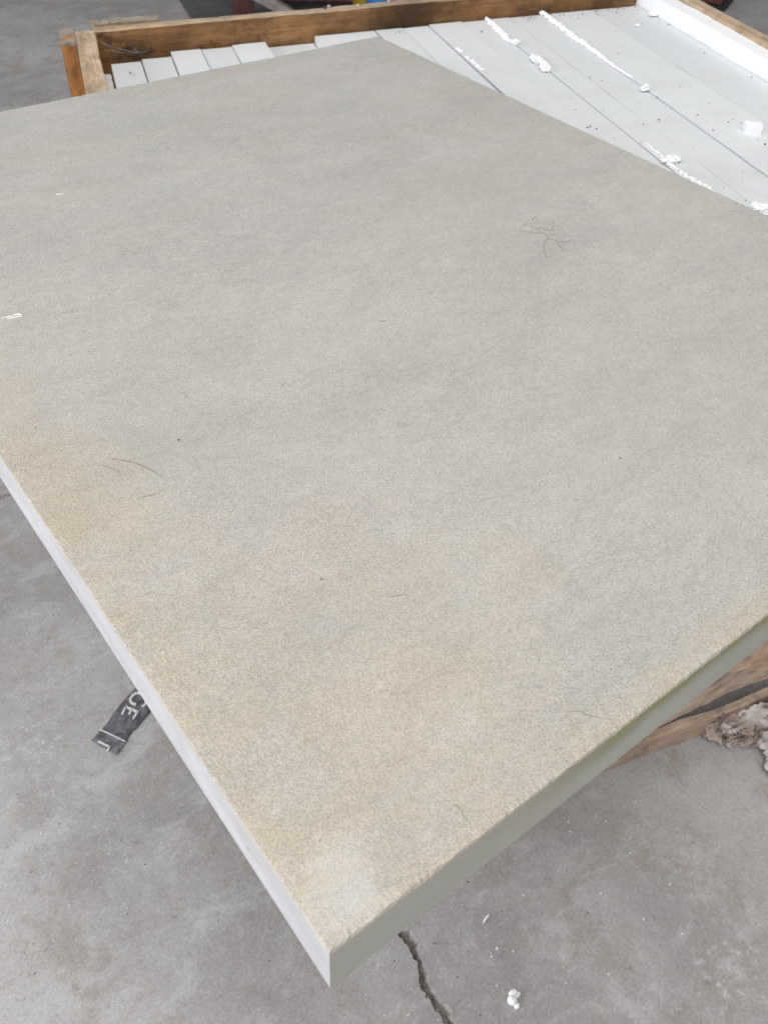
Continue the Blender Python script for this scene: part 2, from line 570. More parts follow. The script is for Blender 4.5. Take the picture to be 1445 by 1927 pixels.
def build_floor():
    rnd = random.Random(4)
    pts, zs, edges = [], [], []

    def addp(p, z):
        pts.append(Vector((p.x, p.y)))
        zs.append(z)
        return len(pts) - 1
    c = [addp(Vector(q), 0) for q in ((-12, -10), (22, -10), (22, 24), (-12, 24))]
    edges += [(c[i], c[(i + 1) % 4]) for i in range(4)]
    for spec in (CRACK, CRACK2):
        P = [at(q, 0) for q, dd, ww in spec]
        dense = []
        for i in range(len(P) - 1):
            m = max(2, int((P[i + 1] - P[i]).length / .004))
            for k in range(m):
                t = k / m
                j = .0022 if 0 < i < len(P) - 2 else 0
                dense.append((P[i].lerp(P[i + 1], t) + Vector((rnd.uniform(-j, j), rnd.uniform(-j, j), 0)),
                              spec[i][1] * (1 - t) + spec[i + 1][1] * t, spec[i][2] * (1 - t) + spec[i + 1][2] * t))
        Lc, Bc, Rc = [], [], []
        for i, (p, dep, wid) in enumerate(dense[1:-1], 1):
            d = dense[i + 1][0] - dense[i - 1][0]
            d.normalize()
            s = Vector((-d.y, d.x, 0))      # towards the shallow flank
            wid = max(wid, .0012) * (1 + .6 * noise.noise(p * 90) + rnd.uniform(-.12, .12))
            Lc.append(addp(p, 0))
            Bc.append(addp(p + s * wid * .30, -dep * rnd.uniform(.8, 1.15) - .0002))
            Rc.append(addp(p + s * wid, -.0001))
        for ch in (Lc, Bc, Rc):
            edges += list(zip(ch, ch[1:]))
    v, e, f, ov, oe, of = delaunay_2d_cdt(pts, edges, [], 0, 1e-6)
    co = []
    for q, o in zip(v, ov):
        co.append((q.x, q.y, zs[o[0]] if o else 0.0))
    me = bpy.data.meshes.new('concrete_floor')
    me.from_pydata(co, [], [list(x) for x in f])
    me.update()
    bm = bmesh.new()
    bm.from_mesh(me)
    bmesh.ops.recalc_face_normals(bm, faces=bm.faces)
    if sum(fc.normal.z for fc in bm.faces) < 0:
        bmesh.ops.reverse_faces(bm, faces=bm.faces)
    bm.to_mesh(me)
    bm.free()
    o = link('concrete_floor', me, [M_FLOOR, M_CRACK])
    for p in me.polygons:
        if p.center.z < -.001:
            p.material_index = 1
    tag(o, 'worn grey concrete floor with stains and a ragged crack', kind='structure')


build_floor()


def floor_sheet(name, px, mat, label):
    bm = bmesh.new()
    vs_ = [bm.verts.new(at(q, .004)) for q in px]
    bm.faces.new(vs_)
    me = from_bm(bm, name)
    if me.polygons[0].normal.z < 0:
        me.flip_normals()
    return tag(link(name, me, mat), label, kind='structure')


floor_sheet('shadow_patch', [(334, -6), (340, 3), (352, 22), (362, 40), (480, 60), (700, 40), (700, -40), (320, -40)],  # shadow behind the crate, painted as a dark sheet just above the concrete
            mat_plain('floor_shadow', (.085, .082, .086), .18, .7, 6),
            'shadow painted as a dark grey sheet on the floor behind the crate')

# ------------------------------------------------------------------ the big slab
SW, SL, ST = .967, 1.243, .0595


def build_slab():
    rnd = random.Random(11)
    bm = bmesh.new()

    def lane(n, ln):
        return [ln * i / n for i in range(n + 1)]
    xs, ys = lane(420, SW), lane(540, SL)
    ring = [(x, 0, 0, 1) for x in xs[:-1]] + [(SW, y, -1, 0) for y in ys[:-1]] + \
           [(x, SL, 0, -1) for x in reversed(xs[1:])] + [(0, y, 1, 0) for y in reversed(ys[1:])]
    top_in, rim, mid, bot = [], [], [], []
    for (x, y, ix, iy) in ring:
        chip = max(0, noise.noise(Vector((x * 55, y * 55, 3)))) * .0009 + max(0, noise.noise(Vector((x * 22, y * 22, 9))) - .25) * .0022
        chip += rnd.uniform(0, .0008)
        corner = (x < 1e-6 or x > SW - 1e-6) and (y < 1e-6 or y > SL - 1e-6)
        cx_, cy_ = ix, iy
        if corner:
            cx_ = 1 if x < .1 else -1
            cy_ = 1 if y < .1 else -1
        wav = noise.noise(Vector((x * 4, y * 4, 5))) * .0006
        top_in.append(bm.verts.new((x + cx_ * .0065, y + cy_ * .0065, ST + noise.noise(Vector((x * 8, y * 8, 0))) * .0003)))
        rim.append(bm.verts.new((x + cx_ * (.0006 + chip), y + cy_ * (.0006 + chip), ST - chip * .35 + rnd.uniform(-.0003, .0003))))
        mid.append(bm.verts.new((x + cx_ * wav, y + cy_ * wav, ST - .0012 - chip * 1.1)))
        bot.append(bm.verts.new((x + cx_ * wav, y + cy_ * wav, 0)))
    n = len(ring)
    for i in range(n):
        j = (i + 1) % n
        f = bm.faces.new((rim[i], rim[j], top_in[j], top_in[i]))
        f.material_index = 0
        f = bm.faces.new((mid[i], mid[j], rim[j], rim[i]))
        f.material_index = 0
        f = bm.faces.new((bot[i], bot[j], mid[j], mid[i]))
        f.material_index = 1
    f = bm.faces.new(list(top_in))
    f.material_index = 0
    bmesh.ops.triangulate(bm, faces=[f])
    f = bm.faces.new(list(reversed(bot)))
    f.material_index = 1
    bmesh.ops.triangulate(bm, faces=[f])
    me = from_bm(bm, 'stone_slab')
    o = link('stone_slab', me, [M_TOP, M_SIDE], None, (0, 0, SLAB_T - ST))
    tag(o, 'large thick grey-beige sandstone slab lying flat across the crate', 'stone slab', None, 'thing')


build_slab()

# ------------------------------------------------------------------ the crate
S = Vector((math.sin(math.radians(20)), math.cos(math.radians(20)), 0))      # along the packed slabs
Rr = Vector((S.y, -S.x, 0))                                                   # across them


def rs(r, s, z=0.0):
    return Rr * r + S * s + Vector((0, 0, z))


def back_s(r):      # inner face of the back rail
    return 1.676 + .122 * r


def front_s(r):
    return .370 + .082 * (r - .547)


crate = empty('wooden_crate', rs(.62, 1.05, 0))
bpy.context.view_layer.update()
tag(crate, 'low open wooden crate with brown rails packed with slabs on edge', 'crate')


def part(name, size, p, xdir, mat, seg=(24, 2, 3), jit=.0015, bevel=.0016, seed=1, up=(0, 0, 1)):
    me = rough_box(name, size, seg, jit, bevel, seed)
    o = link(name, me, mat)
    frame(o, p, xdir, up)
    mw = o.matrix_world.copy()
    o.parent = crate
    o.matrix_parent_inverse = Matrix.Translation(-crate.location)
    o.matrix_world = mw
    return o


# back rail: its inner face passes the ends of the packed slabs
b0, b1 = rs(-.012, back_s(-.012)), rs(1.30, back_s(1.30))
bd = (b1 - b0).normalized()
bn = Vector((-bd.y, bd.x, 0))
blen = (b1 - b0).length
bc = (b0 + b1) / 2
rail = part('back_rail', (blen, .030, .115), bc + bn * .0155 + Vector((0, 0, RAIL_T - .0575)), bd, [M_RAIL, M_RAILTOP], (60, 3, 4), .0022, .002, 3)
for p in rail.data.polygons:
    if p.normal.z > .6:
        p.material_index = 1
for k, z in enumerate((.50, .36, .22)):
    part('back_board', (blen, .022, .11), bc + bn * .0155 + Vector((0, 0, z)), bd, M_RAIL, (20, 1, 2), .002, .002, 20 + k)
# left rail, its post and the short batten behind the corner
p0, p1 = rs(-.0295, back_s(-.03) + .012), rs(-.0295, .62)
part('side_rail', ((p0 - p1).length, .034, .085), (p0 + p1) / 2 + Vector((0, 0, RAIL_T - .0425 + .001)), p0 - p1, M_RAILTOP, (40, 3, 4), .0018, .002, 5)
part('corner_post', (.72, .027, .104), rs(-.0625, back_s(-.06) + .018, .362), (0, 0, 1), M_ORANGE, (20, 2, 3), .0018, .0016, 6, up=-S)
part('batten', (.125, .030, .10), bc + bn * .0465 + bd * (.068 - blen / 2) + Vector((0, 0, RAIL_T - .046)), bd, M_WEATH, (14, 3, 3), .0028, .0016, 7)
part('corner_post', (.70, .045, .07), bc + bn * .0540 + bd * (.068 - blen / 2) + Vector((0, 0, .351)) + bn * .015, (0, 0, 1), M_SKID, (8, 1, 1), .002, .002, 8, up=bn)
# right rail
q0, q1 = rs(1.2695, back_s(1.27) - .002), rs(1.2695, .45)
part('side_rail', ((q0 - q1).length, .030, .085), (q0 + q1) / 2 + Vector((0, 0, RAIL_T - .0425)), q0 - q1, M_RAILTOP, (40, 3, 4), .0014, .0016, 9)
for s in (back_s(1.3) - .06, .55):
    part('corner_post', (.70, .03, .08), rs(1.301, s, .351), (0, 0, 1), M_SKID, (6, 1, 1), .002, .002, 31, up=-S)
for k, z in enumerate((.52, .36, .2)):
    part('side_board', ((q0 - q1).length, .022, .10), (q0 + q1) / 2 + Vector((0, 0, z)), q0 - q1, M_SKID, (12, 1, 1), .002, .002, 41 + k)
# base: skids on the floor, deck boards above
fd = (rs(1.25, front_s(1.25)) - rs(.1, front_s(.1))).normalized()
fn = Vector((-fd.y, fd.x, 0))
f0, f1 = rs(.18, front_s(.18)), rs(1.30, front_s(1.30))
fc, fl = (f0 + f1) / 2, (f1 - f0).length
part('skid', (fl, .013, .052), fc + fn * .0065 + Vector((0, 0, .026)), fd, M_FRONT, (40, 3, 3), .003, .003, 51)
for s in (.95, 1.55):
    part('skid', (1.15, .09, .052), rs(.70, s, .026), Rr, M_SKID, (20, 2, 2), .003, .003, 52)
for r in (.22, .47, .72, .97, 1.21):
    part('deck_board', (1.22, .12, .022), rs(r, 1.15 + .05 * (r - .5), .063), S, M_SKID, (14, 2, 1), .002, .002, 60 + int(r * 100))
part('front_board', (fl - .02, .024, .085), fc + fn * .014 + Vector((0, 0, .150)), fd + Vector((0, 0, .15)), M_FRONT, (60, 3, 4), .006, .002, 71)
fb = part('split_board', (.62, .022, .20), fc - fn * .003 + fd * .25 + Vector((0, 0, .268)), (fd + Vector((0, 0, -.18))), M_TAN, (30, 2, 5), .0045, .002, 72)
tag(fb, 'tan front board hanging at a slant')
part('front_board', (fl - .02, .022, .12), fc + fn * .044 + Vector((0, 0, .42)), fd, M_SKID, (20, 2, 2), .002, .002, 73)
part('front_board', (fl - .02, .022, .10), fc + fn * .044 + Vector((0, 0, .60)), fd, M_SKID, (20, 2, 2), .002, .002, 74)
for r in (.30, 1.22):
    part('front_post', (.64, .03, .07), rs(r, front_s(r) + .075, .37), (0, 0, 1), M_SKID, (6, 1, 1), .002, .002, 75, up=S)
# nail heads on the rail
for q in ((611, 14), (674, 10), (732, 1), (619, 12)):
    p = at(q, RAIL_T + .001)
    bm = bmesh.new()
    bmesh.ops.create_uvsphere(bm, u_segments=10, v_segments=6, radius=.0042)
    for v in bm.verts:
        v.co.z *= .6
    me = from_bm(bm, 'nail_head', True)
    o = link('nail_head', me, mat_plain('nail_%d' % q[0], (.5, .48, .46) if q[0] != 611 else (.09, .05, .03), .2, .4, 300, .3))
    o.parent = crate
    o.matrix_parent_inverse = Matrix.Translation(-crate.location)
    o.location = p

# ------------------------------------------------------------------ slabs standing on edge in the crate
BOUND = [.005, .063, .121, .181, .243, .313, .417, .551, .615, .675, .754, .812, .872, .954, 1.083, 1.214]
HT = [-.004, -.003, .0, -.002, -.001, -.014, -.001, -.0015, -.002, .0, -.001, -.001, -.003, -.001, -.0025]
END = [.040, .034, .016, .014, .010, .004, .007, .006, .008, .007, .010, .009, .007, .012, .010]
HALF = {8: .0006, 10: .0006, 7: .0022, 9: .0016, 12: .0017, 13: .0014, 14: .0015, 3: .0008, 4: .0008}      # half the open joint at each boundary
LABEL = ['dusty speckled slab edge beside the torn foam strip at the cobwebbed crate corner',
         'upright slab second from the cobwebbed crate corner',
         'upright slab third from the cobwebbed corner, with one small dark dent',
         'upright slab fourth from the cobwebbed crate corner',
         'upright slab fifth from the cobwebbed corner, beside the sunken grey one',
         'sunken grey slab edge standing lower than its neighbours in the crate',
         'upright slab by the sunken one, mostly under the big slab\'s far corner',
         'narrow upright slab right beside the open dark gap at the big slab\'s corner',
         'upright slab between the narrow gap slab and the joint dotted with foam crumbs',
         'upright slab just past the joint dotted with small foam crumbs',
         'upright slab running up to the joint with the ragged foam lump',
         'upright slab just past the joint with the ragged foam lump',
         'upright slab running up to the long ragged foam bead',
         'wide upright slab between the long foam bead and the plain joint',
         'wide upright slab against the thick white foam sheet']
for i, lab in enumerate(LABEL):
    a, b = BOUND[i] + HALF.get(i, .0012), BOUND[i + 1] - HALF.get(i + 1, .0012)
    mid = (a + b) / 2
    s1 = back_s(mid) - END[i]
    s0 = front_s(mid) + .10
    zt = STRIP_T + HT[i]
    zb = .075
    me = rough_box('upright_slab', (s1 - s0, b - a, zt - zb), (30, 2, 2), .0007, .0011, 100 + i)
    o = link('upright_slab', me, M_STRIP)
    frame(o, rs(mid, (s0 + s1) / 2, zb), S)
    for v in me.vertices:
        v.co.z += (zt - zb) / 2
        if v.co.x > 0:          # ends are sawn parallel to the back rail
            v.co.x += .11 * (-v.co.y)
    tag(o, lab, 'stone slab', 'slabs packed upright in the crate', 'thing')

# ------------------------------------------------------------------ foam
g0, g1 = rs(1.2345, back_s(1.234) - .004), rs(1.2345, .46)
me = rough_box('foam_sheet', ((g0 - g1).length, .038, .64), (60, 2, 12), .0016, .002, 90)
o = link('foam_sheet', me, M_FOAM)
frame(o, (g0 + g1) / 2 + Vector((0, 0, .076)), S)
for v in me.vertices:
    v.co.z += .326
tag(o, 'thick white foam sheet lining the pale side rail', 'foam')
h0, h1 = rs(-.0035, back_s(0) - .05), rs(-.0035, .75)
me = rough_box('torn_foam', ((h0 - h1).length, .012, .60), (90, 2, 6), .0028, .0, 91)
for v in me.vertices:
    if v.co.z > .2:
        v.co.z += noise.noise(Vector((v.co.x * 40, 0, 2))) * .012
    v.co.z += .30
o = link('torn_foam', me, M_FOAMD)
frame(o, (h0 + h1) / 2 + Vector((0, 0, .076)), S)
tag(o, 'thin torn foam strip squeezed beside the cobwebbed corner rail', 'foam')


def foam_bead(px, widths, h, seed, label, mat=M_FOAM, step=.003, z=STRIP_T):
    pts = [at(q, z - .002) for q in px]
    me = ribbon_mesh('foam_bead', pts, widths, h, seed, step, .75)
    return tag(link('foam_bead', me, mat), label, 'foam', 'foam scraps on the packed slabs')


foam_bead([(914, 36), (930, 50), (946, 66), (958, 80)], [.007, .011, .013, .007], .005, 1, 'short thick ragged foam bead at the back rail end of a joint')
foam_bead([(1010, 17), (1030, 33), (1055, 52), (1085, 75), (1105, 88), (1130, 108), (1160, 130), (1188, 147)],
          [.010, .011, .011, .010, .009, .007, .005, .003], .0055, 2, 'long ragged foam bead squeezed out along a joint')
foam_bead([(1213, 270), (1235, 291), (1258, 312), (1280, 328), (1300, 343), (1320, 352), (1345, 366)],
          [.002, .005, .008, .009, .010, .009, .002], .006, 3, 'ragged foam bead along the joint meeting the big slab\'s edge')


def foam_lump(q, size, seed, label, rot=0, z=STRIP_T, mat=M_FOAM, name='foam_scrap', sub=3, rough=.65):
    me = lump_mesh(name, size, seed, sub, rough, 2.6, .45)
    p = at(q, z)
    o = link(name, me, mat, None, p + Vector((0, 0, size[2] * .40)))
    o.rotation_euler = (0, 0, rot)
    return tag(o, label, 'foam', 'foam scraps on the packed slabs')


foam_lump((969, 82), (.010, .008, .006), 4, 'small round foam crumb at the end of the short thick bead')
foam_lump((1012, 117), (.011, .030, .006), 5, 'ragged flat foam lump lying alone on a slab joint', -.35)
foam_lump((1025, 131), (.010, .014, .005), 15, 'small foam piece touching the ragged flat lump', -.5)
foam_lump((1262, 304), (.018, .010, .006), 6, 'curled foam flake beside the bead at the big slab\'s edge', -.2)
foam_lump((1213, 169), (.009, .007, .006), 7, 'small pointed foam crumb past the end of the long bead')
foam_lump((1425, 398), (.018, .012, .008), 8, 'foam flake half under the big slab\'s edge', -.4)
foam_lump((1233, 28), (.015, .012, .006), 9, 'flat foam flake at the foot of the thick foam sheet')
foam_lump((1199, 43 + 6), (.004, .004, .003), 19, 'tiny foam crumb near the foot of the thick foam sheet')
me = rough_box('foam_block', (.028, .019, .014), (3, 2, 2), .0007, .0, 93)
o = link('foam_block', me, M_FOAM, None, at((1413, 247), STRIP_T) + Vector((0, 0, .0055)))
o.rotation_euler = (.05, .03, -.75)
tag(o, 'squarish white foam block on the wide upright slab', 'foam', 'foam scraps on the packed slabs')
rnd = random.Random(3)
ORD = ['first', 'second', 'third', 'fourth', 'fifth', 'sixth', 'seventh']
for k, q in enumerate([(861, 94), (866, 97), (880, 110), (887, 116), (892, 120), (898, 125), (905, 131)]):
    foam_lump(q, (.004 + .003 * rnd.random(), .004, .003), 30 + k, ORD[k] + ' tiny foam crumb counted from the back rail in the dotted joint', rnd.random() * 3, sub=2)

# ------------------------------------------------------------------ cobweb in the crate corner
def cobweb():
    bm = bmesh.new()
    r = random.Random(8)
    anch_a = [at(q, .712) for q in ((196, 82), (214, 78), (240, 74), (256, 70), (262, 64), (286, 60), (310, 57), (330, 60), (345, 56))]
    anch_b = [at(q, .690) for q in ((200, 96), (214, 99), (226, 98), (236, 99), (248, 99), (254, 97), (262, 97))]
    for k in range(34):
        a, b = r.choice(anch_a), r.choice(anch_b)
        a = a + Vector((r.uniform(-.012, .012), r.uniform(-.004, .004), r.uniform(-.012, .012)))
        b = b + Vector((r.uniform(-.012, .012), r.uniform(-.012, .0), 0))
        m = (a + b) / 2 + Vector((0, 0, -.004))
        tube_into(bm, catmull([a, m, b], 4), [.00018] * 9, 3)
    a, b = at((345, 55), .716), at((252, 98), .69)
    for k in range(3):
        tube_into(bm, catmull([a, a.lerp(b, .5) + Vector((0, 0, -.001 * k)), b], 4), [.0004] * 9, 4)
    for k in range(10):
        a, b = r.sample(anch_a[3:6] + anch_b[3:6], 2)
        tube_into(bm, catmull([a, (a + b) / 2 + Vector((r.uniform(-.006, .006), 0, -.006)), b], 4), [.0003] * 9, 3)
    o = link('cobweb', from_bm(bm, 'cobweb'), mat_plain('web_silk', (.75, .75, .74), .05, .5, 50, 0, .75, dirt_amt=0))
    tag(o, 'dusty cobweb strung across the inner corner of the crate', 'cobweb')


cobweb()

# ------------------------------------------------------------------ dirt grains
def grains(name, spots, mat, label, smin, smax, seed):
    r = random.Random(seed)
    bm = bmesh.new()
    for p in spots:
        s = r.uniform(smin, smax)
        m = Matrix.Translation(p + Vector((0, 0, s * .25))) @ Matrix.Rotation(r.uniform(0, 6.3), 4, 'Z') @ \
            Matrix.Diagonal((s * r.uniform(.7, 1.6), s * r.uniform(.5, .9), s * .5, 1))
        g = bmesh.ops.create_icosphere(bm, subdivisions=1, radius=1, matrix=m)
        for v in g['verts']:
            v.co += Vector((r.uniform(-1, 1), r.uniform(-1, 1), r.uniform(-.3, .3))) * s * .25
    return tag(link(name, from_bm(bm, name), mat), label, kind='stuff')


M_DIRT = mat_plain('dark_grit', (.055, .045, .038), .4, .9, 300)
M_CHIP = mat_plain('pale_chip', (.62, .59, .53), .2, .85, 200, dirt_amt=.15)
r = random.Random(21)
spots = [at(q, STRIP_T) for q in [(229, 106), (237, 108), (225, 112), (223, 116), (228, 119), (236, 131), (246, 137), (253, 140), (244, 134),
                                  (336, 102), (905, 60), (906, 59), (1172, 42), (1208, 11), (1200, 10), (1062, 149), (1082, 206), (1025, 211),
                                  (1279, 163), (1296, 162), (1245, 45), (1256, 46), (1262, 45), (1270, 48), (1272, 49), (1281, 54), (1240, 42),
                                  (1378, 224), (1393, 231), (1361, 353), (1402, 377), (1110, 238), (1105, 240), (1122, 242), (1155, 259),
                                  (1265, 202), (1309, 220), (1328, 227), (1312, 216), (1201, 195), (1210, 234), (1239, 225), (1430, 90),
                                  (1425, 262), (1341, 245), (745, 62), (752, 60), (760, 63), (1150, 40), (1140, 9), (1162, 8), (1180, 9)]]
for k in range(30):
    p = at((r.uniform(880, 1440), r.uniform(20, 360)), STRIP_T)
    if .56 < p.dot(Rr) < 1.2 and p.dot(S) < back_s(p.dot(Rr)) - .02 and p.x > SW + .01:
        spots.append(p)
for k in range(40):
    rr_ = r.uniform(.9, 1.2)
    spots.append(rs(rr_, back_s(rr_) - .012 - abs(r.gauss(0, .02)), STRIP_T))
grains('dark_grit', [p + Vector((0, 0, -.0004)) for p in spots], M_DIRT, 'scattered dark grit on the packed slab edges', .0007, .0021, 5)
big = [at(q, SLAB_T) for q in [(715, 603), (720, 605), (724, 604), (605, 1090), (337, 828), (67, 805), (350, 745), (1166, 862), (880, 1660)]]
sp2 = [Vector((r.uniform(.03, SW - .03), r.uniform(.02, SL - .03), SLAB_T)) for k in range(120)]
grains('slab_grit', [p + Vector((0, 0, -.0002)) for p in sp2], M_DIRT, 'fine dark grit scattered over the big slab', .0003, .0006, 6)
grains('dark_speck', [p for p in big], M_DIRT, 'few larger dark specks lying on the big slab', .0006, .0013, 7)


def floor_pts(n, seed):
    q = random.Random(seed)
    out = []
    while len(out) < n:
        px = (q.uniform(0, 1445), q.uniform(860, 1925))
        p = at(px, 0)
        # keep to the floor in view, in loose drifts
        left = px[1] > 900 + 1.56 * px[0] or px[1] > 2350 - .78 * px[0]
        if left and noise.noise(p * 3) + q.uniform(-.5, .5) > -.15:
            out.append(p)
    return out


grains('stone_crumbs', floor_pts(520, 9), M_CHIP, 'pale stone crumbs scattered over the concrete floor', .0004, .0012, 9)
grains('floor_grit', floor_pts(90, 10), M_DIRT, 'dark grit scattered over the concrete floor', .0004, .0012, 10)
grains('foam_shreds', [at(q, 0) for q in [(1210, 1730), (1283, 1757), (1130, 1681), (985, 1685), (1072, 1565), (1069, 1546), (1139, 1545), (1260, 1664), (1185, 1605), (1424, 1600),
                                          (965, 1790), (925, 1800), (935, 1785), (1145, 1833), (935, 1855), (80, 1565), (78, 1568), (133, 1717), (205, 1607)]], M_FOAM, 'small white foam shreds on the floor', .0009, .0019, 12)

# ------------------------------------------------------------------ fibres and marks lying on the slab
def strand(name, lines, rad, mat, label, cat, group=None, z=SLAB_T):
    bm = bmesh.new()
    for ln in lines:
        pts = catmull([at(q, z + .0004) for q in ln], 5)
        n = len(pts)
        tube_into(bm, pts, [rad * (.45 + .55 * math.sin(math.pi * (.12 + .8 * i / n))) for i in range(n)], 5)
    return tag(link(name, from_bm(bm, name), mat), label, cat, group)


def zc(x, y, x0, y0, k):
    return (x0 + x / k, y0 + y / k)


Z6 = lambda L: [zc(x, y, 900, 350, 4.817) for x, y in L]
Z7 = lambda L: [zc(x, y, 0, 540, 3.6125) for x, y in L]
M_ROOT = mat_plain('dry_root', (.27, .255, .23), .2, .8, 200)
M_STEM = mat_plain('dry_stem', (.30, .255, .18), .2, .8, 200)
strand('dried_rootlet', [Z6([(360, 397), (430, 412), (500, 426), (565, 425), (600, 432), (640, 470), (690, 492), (760, 505), (810, 500), (838, 484)]),
                         Z6([(470, 360), (505, 380), (550, 402), (570, 425)]), Z6([(545, 372), (560, 382), (610, 398), (658, 398), (672, 360), (675, 318)]),
                         Z6([(640, 478), (605, 495), (590, 545), (598, 600), (615, 655)]), Z6([(700, 500), (730, 540), (762, 586)]),
                         Z6([(485, 310), (500, 290), (525, 280)]), Z6([(400, 345), (440, 350)]), Z6([(645, 436), (700, 442)])],
       .00042, M_ROOT, 'dark branched dried rootlet lying on the big slab', 'rootlet')
strand('dry_stem', [Z7([(760, 1166), (840, 1178), (930, 1200), (1010, 1238), (1060, 1266), (1100, 1292)])], .00036, M_STEM, 'longer curved brown dry stem on the big slab', 'dry stem')
strand('dry_stem', [Z7([(695, 1212), (740, 1224), (785, 1244), (815, 1260)])], .00028, M_STEM, 'short brown dry stem beside the longer curved one', 'dry stem')
strand('dry_stem', [Z7([(930, 1440), (1000, 1420), (1080, 1400)])], .00016, M_STEM, 'faint straight dry fibre below the curved brown stem', 'dry stem')
strand('dry_stem', [[zc(x, y, 900, 1100, 2.33) for x, y in L] for L in [[(400, 556), (440, 555), (480, 572), (530, 582)]]], .00022, M_STEM, 'thin wavy dry fibre near the slab\'s green-stained edge', 'dry stem')
strand('dry_stem', [[zc(x, y, 400, 1400, 2.89) for x, y in L] for L in [[(1305, 325), (1335, 345), (1360, 385), (1385, 420)]]], .0002, M_STEM, 'thin crooked dry fibre close to the slab\'s near edge', 'dry stem')
strand('dry_stem', [[zc(x, y, 500, 900, 4.817) for x, y in L] for L in [[(1110, 1078), (1170, 1068), (1240, 1056), (1300, 1064)]]], .00018, M_STEM, 'pale short dry fibre in the middle of the big slab', 'dry stem')
M_SHRED = mat_plain('white_shred', (.85, .85, .84), .05, .7, 100, dirt_amt=0)
strand('white_shred', [[(4, 600), (12, 597), (24, 595), (32, 592), (42, 593)], [(14, 600), (26, 598), (34, 596), (40, 595)], [(28, 592), (36, 591), (42, 593)]], .0007, M_SHRED,
       'torn white plastic shred of three strands on the big slab', 'shred')
strand('white_shred', [[(107, 365.5), (114, 365.5), (122, 363.8)]], .0007, M_SHRED, 'single short straight white shred on the big slab', 'shred')

# ------------------------------------------------------------------ printed tape on the floor
def tape():
    k = 7.225
    F = lambda x, y, z=.0: at((140 + x / k, 1250 + y / k), z)
    root = empty('printed_tape', F(560, 800, 0))
    M_TAPE = mat_plain('dark_tape', (.115, .116, .126), .4, .65, 70, dirt=(.34, .325, .32), dirt_amt=.9)
    M_INK = mat_plain('white_ink', (.62, .60, .59), .12, .6, 150, dirt=(.3, .28, .28), dirt_amt=.35)
    # tape edge outline, torn; a loop of photograph-measured points laid on the floor
    left_e = [(900, 260), (845, 330), (790, 375), (740, 425), (690, 485), (640, 545), (595, 603), (545, 665), (500, 725), (480, 770), (435, 828), (385, 890), (340, 925), (290, 985), (240, 1045)]
    right_e = [(1180, 420), (1130, 500), (1085, 590), (1040, 650), (990, 710), (925, 785), (845, 890), (815, 905), (795, 925), (780, 945), (765, 960), (752, 985), (715, 1060), (665, 1130), (590, 1245)]
    bm = bmesh.new()
    n = len(left_e)
    rows = []
    for i in range(n):
        a, b = F(*left_e[i]), F(*right_e[i])
        row = []
        for j in range(7):
            t = j / 6
            p = a.lerp(b, t)
            lift = .0014 + .0010 * max(0, noise.noise(p * 40)) + (.0012 * (i - n + 4) / 3 * t if i > n - 4 else 0)
            row.append((p, lift))
        rows.append(row)
    tops = [[bm.verts.new(p + Vector((0, 0, l))) for p, l in row] for row in rows]
    bots = [[bm.verts.new(p + Vector((0, 0, l - .0007))) for p, l in row] for row in rows]
    for i in range(n - 1):
        for j in range(6):
            bm.faces.new((tops[i][j], tops[i + 1][j], tops[i + 1][j + 1], tops[i][j + 1]))
            bm.faces.new((bots[i][j], bots[i][j + 1], bots[i + 1][j + 1], bots[i + 1][j]))
        bm.faces.new((tops[i][0], bots[i][0], bots[i + 1][0], tops[i + 1][0]))
        bm.faces.new((tops[i][6], tops[i + 1][6], bots[i + 1][6], bots[i][6]))
    for j in range(6):
        bm.faces.new((tops[0][j], tops[0][j + 1], bots[0][j + 1], bots[0][j]))
        bm.faces.new((tops[-1][j], bots[-1][j], bots[-1][j + 1], tops[-1][j + 1]))

    def keep(o):
        o.parent = root
        o.matrix_parent_inverse = Matrix.Translation(-root.location)
    o = link('tape_strip', from_bm(bm, 'tape_strip', True), M_TAPE)
    keep(o)

    def stroke(name, lines, w):
        b2 = bmesh.new()
        for ln, ww in lines:
            pts = [at((140 + x / k, 1250 + y / k), .0) for x, y in ln]
            prev = None
            for i, p in enumerate(pts):
                d = pts[min(i + 1, len(pts) - 1)] - pts[max(i - 1, 0)]
                d.normalize()
                s = Vector((-d.y, d.x, 0)) * ww * .5
                zz = Vector((0, 0, .0045))
                cur = [b2.verts.new(p - s + zz), b2.verts.new(p + s + zz), b2.verts.new(p + s + zz * .2), b2.verts.new(p - s + zz * .2)]
                if prev:
                    for m in range(4):
                        b2.faces.new((prev[m], prev[(m + 1) % 4], cur[(m + 1) % 4], cur[m]))
                else:
                    b2.faces.new(cur)
                prev = cur
            b2.faces.new(prev)
        keep(link(name, from_bm(b2, name), M_INK))
    px1 = (F(100, 0) - F(0, 0)).length / 100
    thin, thick = 19 * px1, 29 * px1
    arc = [(845, 560), (805, 552), (775, 530), (768, 500), (785, 462), (820, 425), (865, 408), (910, 412), (950, 440), (978, 480), (985, 520), (970, 560), (930, 592)]
    stroke('printed_letter', [([(c.x, c.y) for c in catmull([Vector((x, y, 0)) for x, y in arc], 4)], thick)], 0)
    stroke('printed_letter', [([(705, 592), (875, 668)], thick), ([(712, 592), (655, 695)], thin * 1.2), ([(790, 634), (750, 694)], thin * 1.2), ([(868, 664), (808, 755)], thin * 1.2)], 0)
    stroke('printed_line', [([(358, 898), (440, 938), (540, 985), (700, 1062)], thin * .5)], 0)
    stroke('printed_letter', [([(335, 1062), (410, 1100), (497, 1142)], thin * 1.1), ([(492, 1135), (458, 1196)], thin * 1.1)], 0)
    tag(root, 'torn dark tape with white printed letters stuck to the floor', 'tape')


tape()

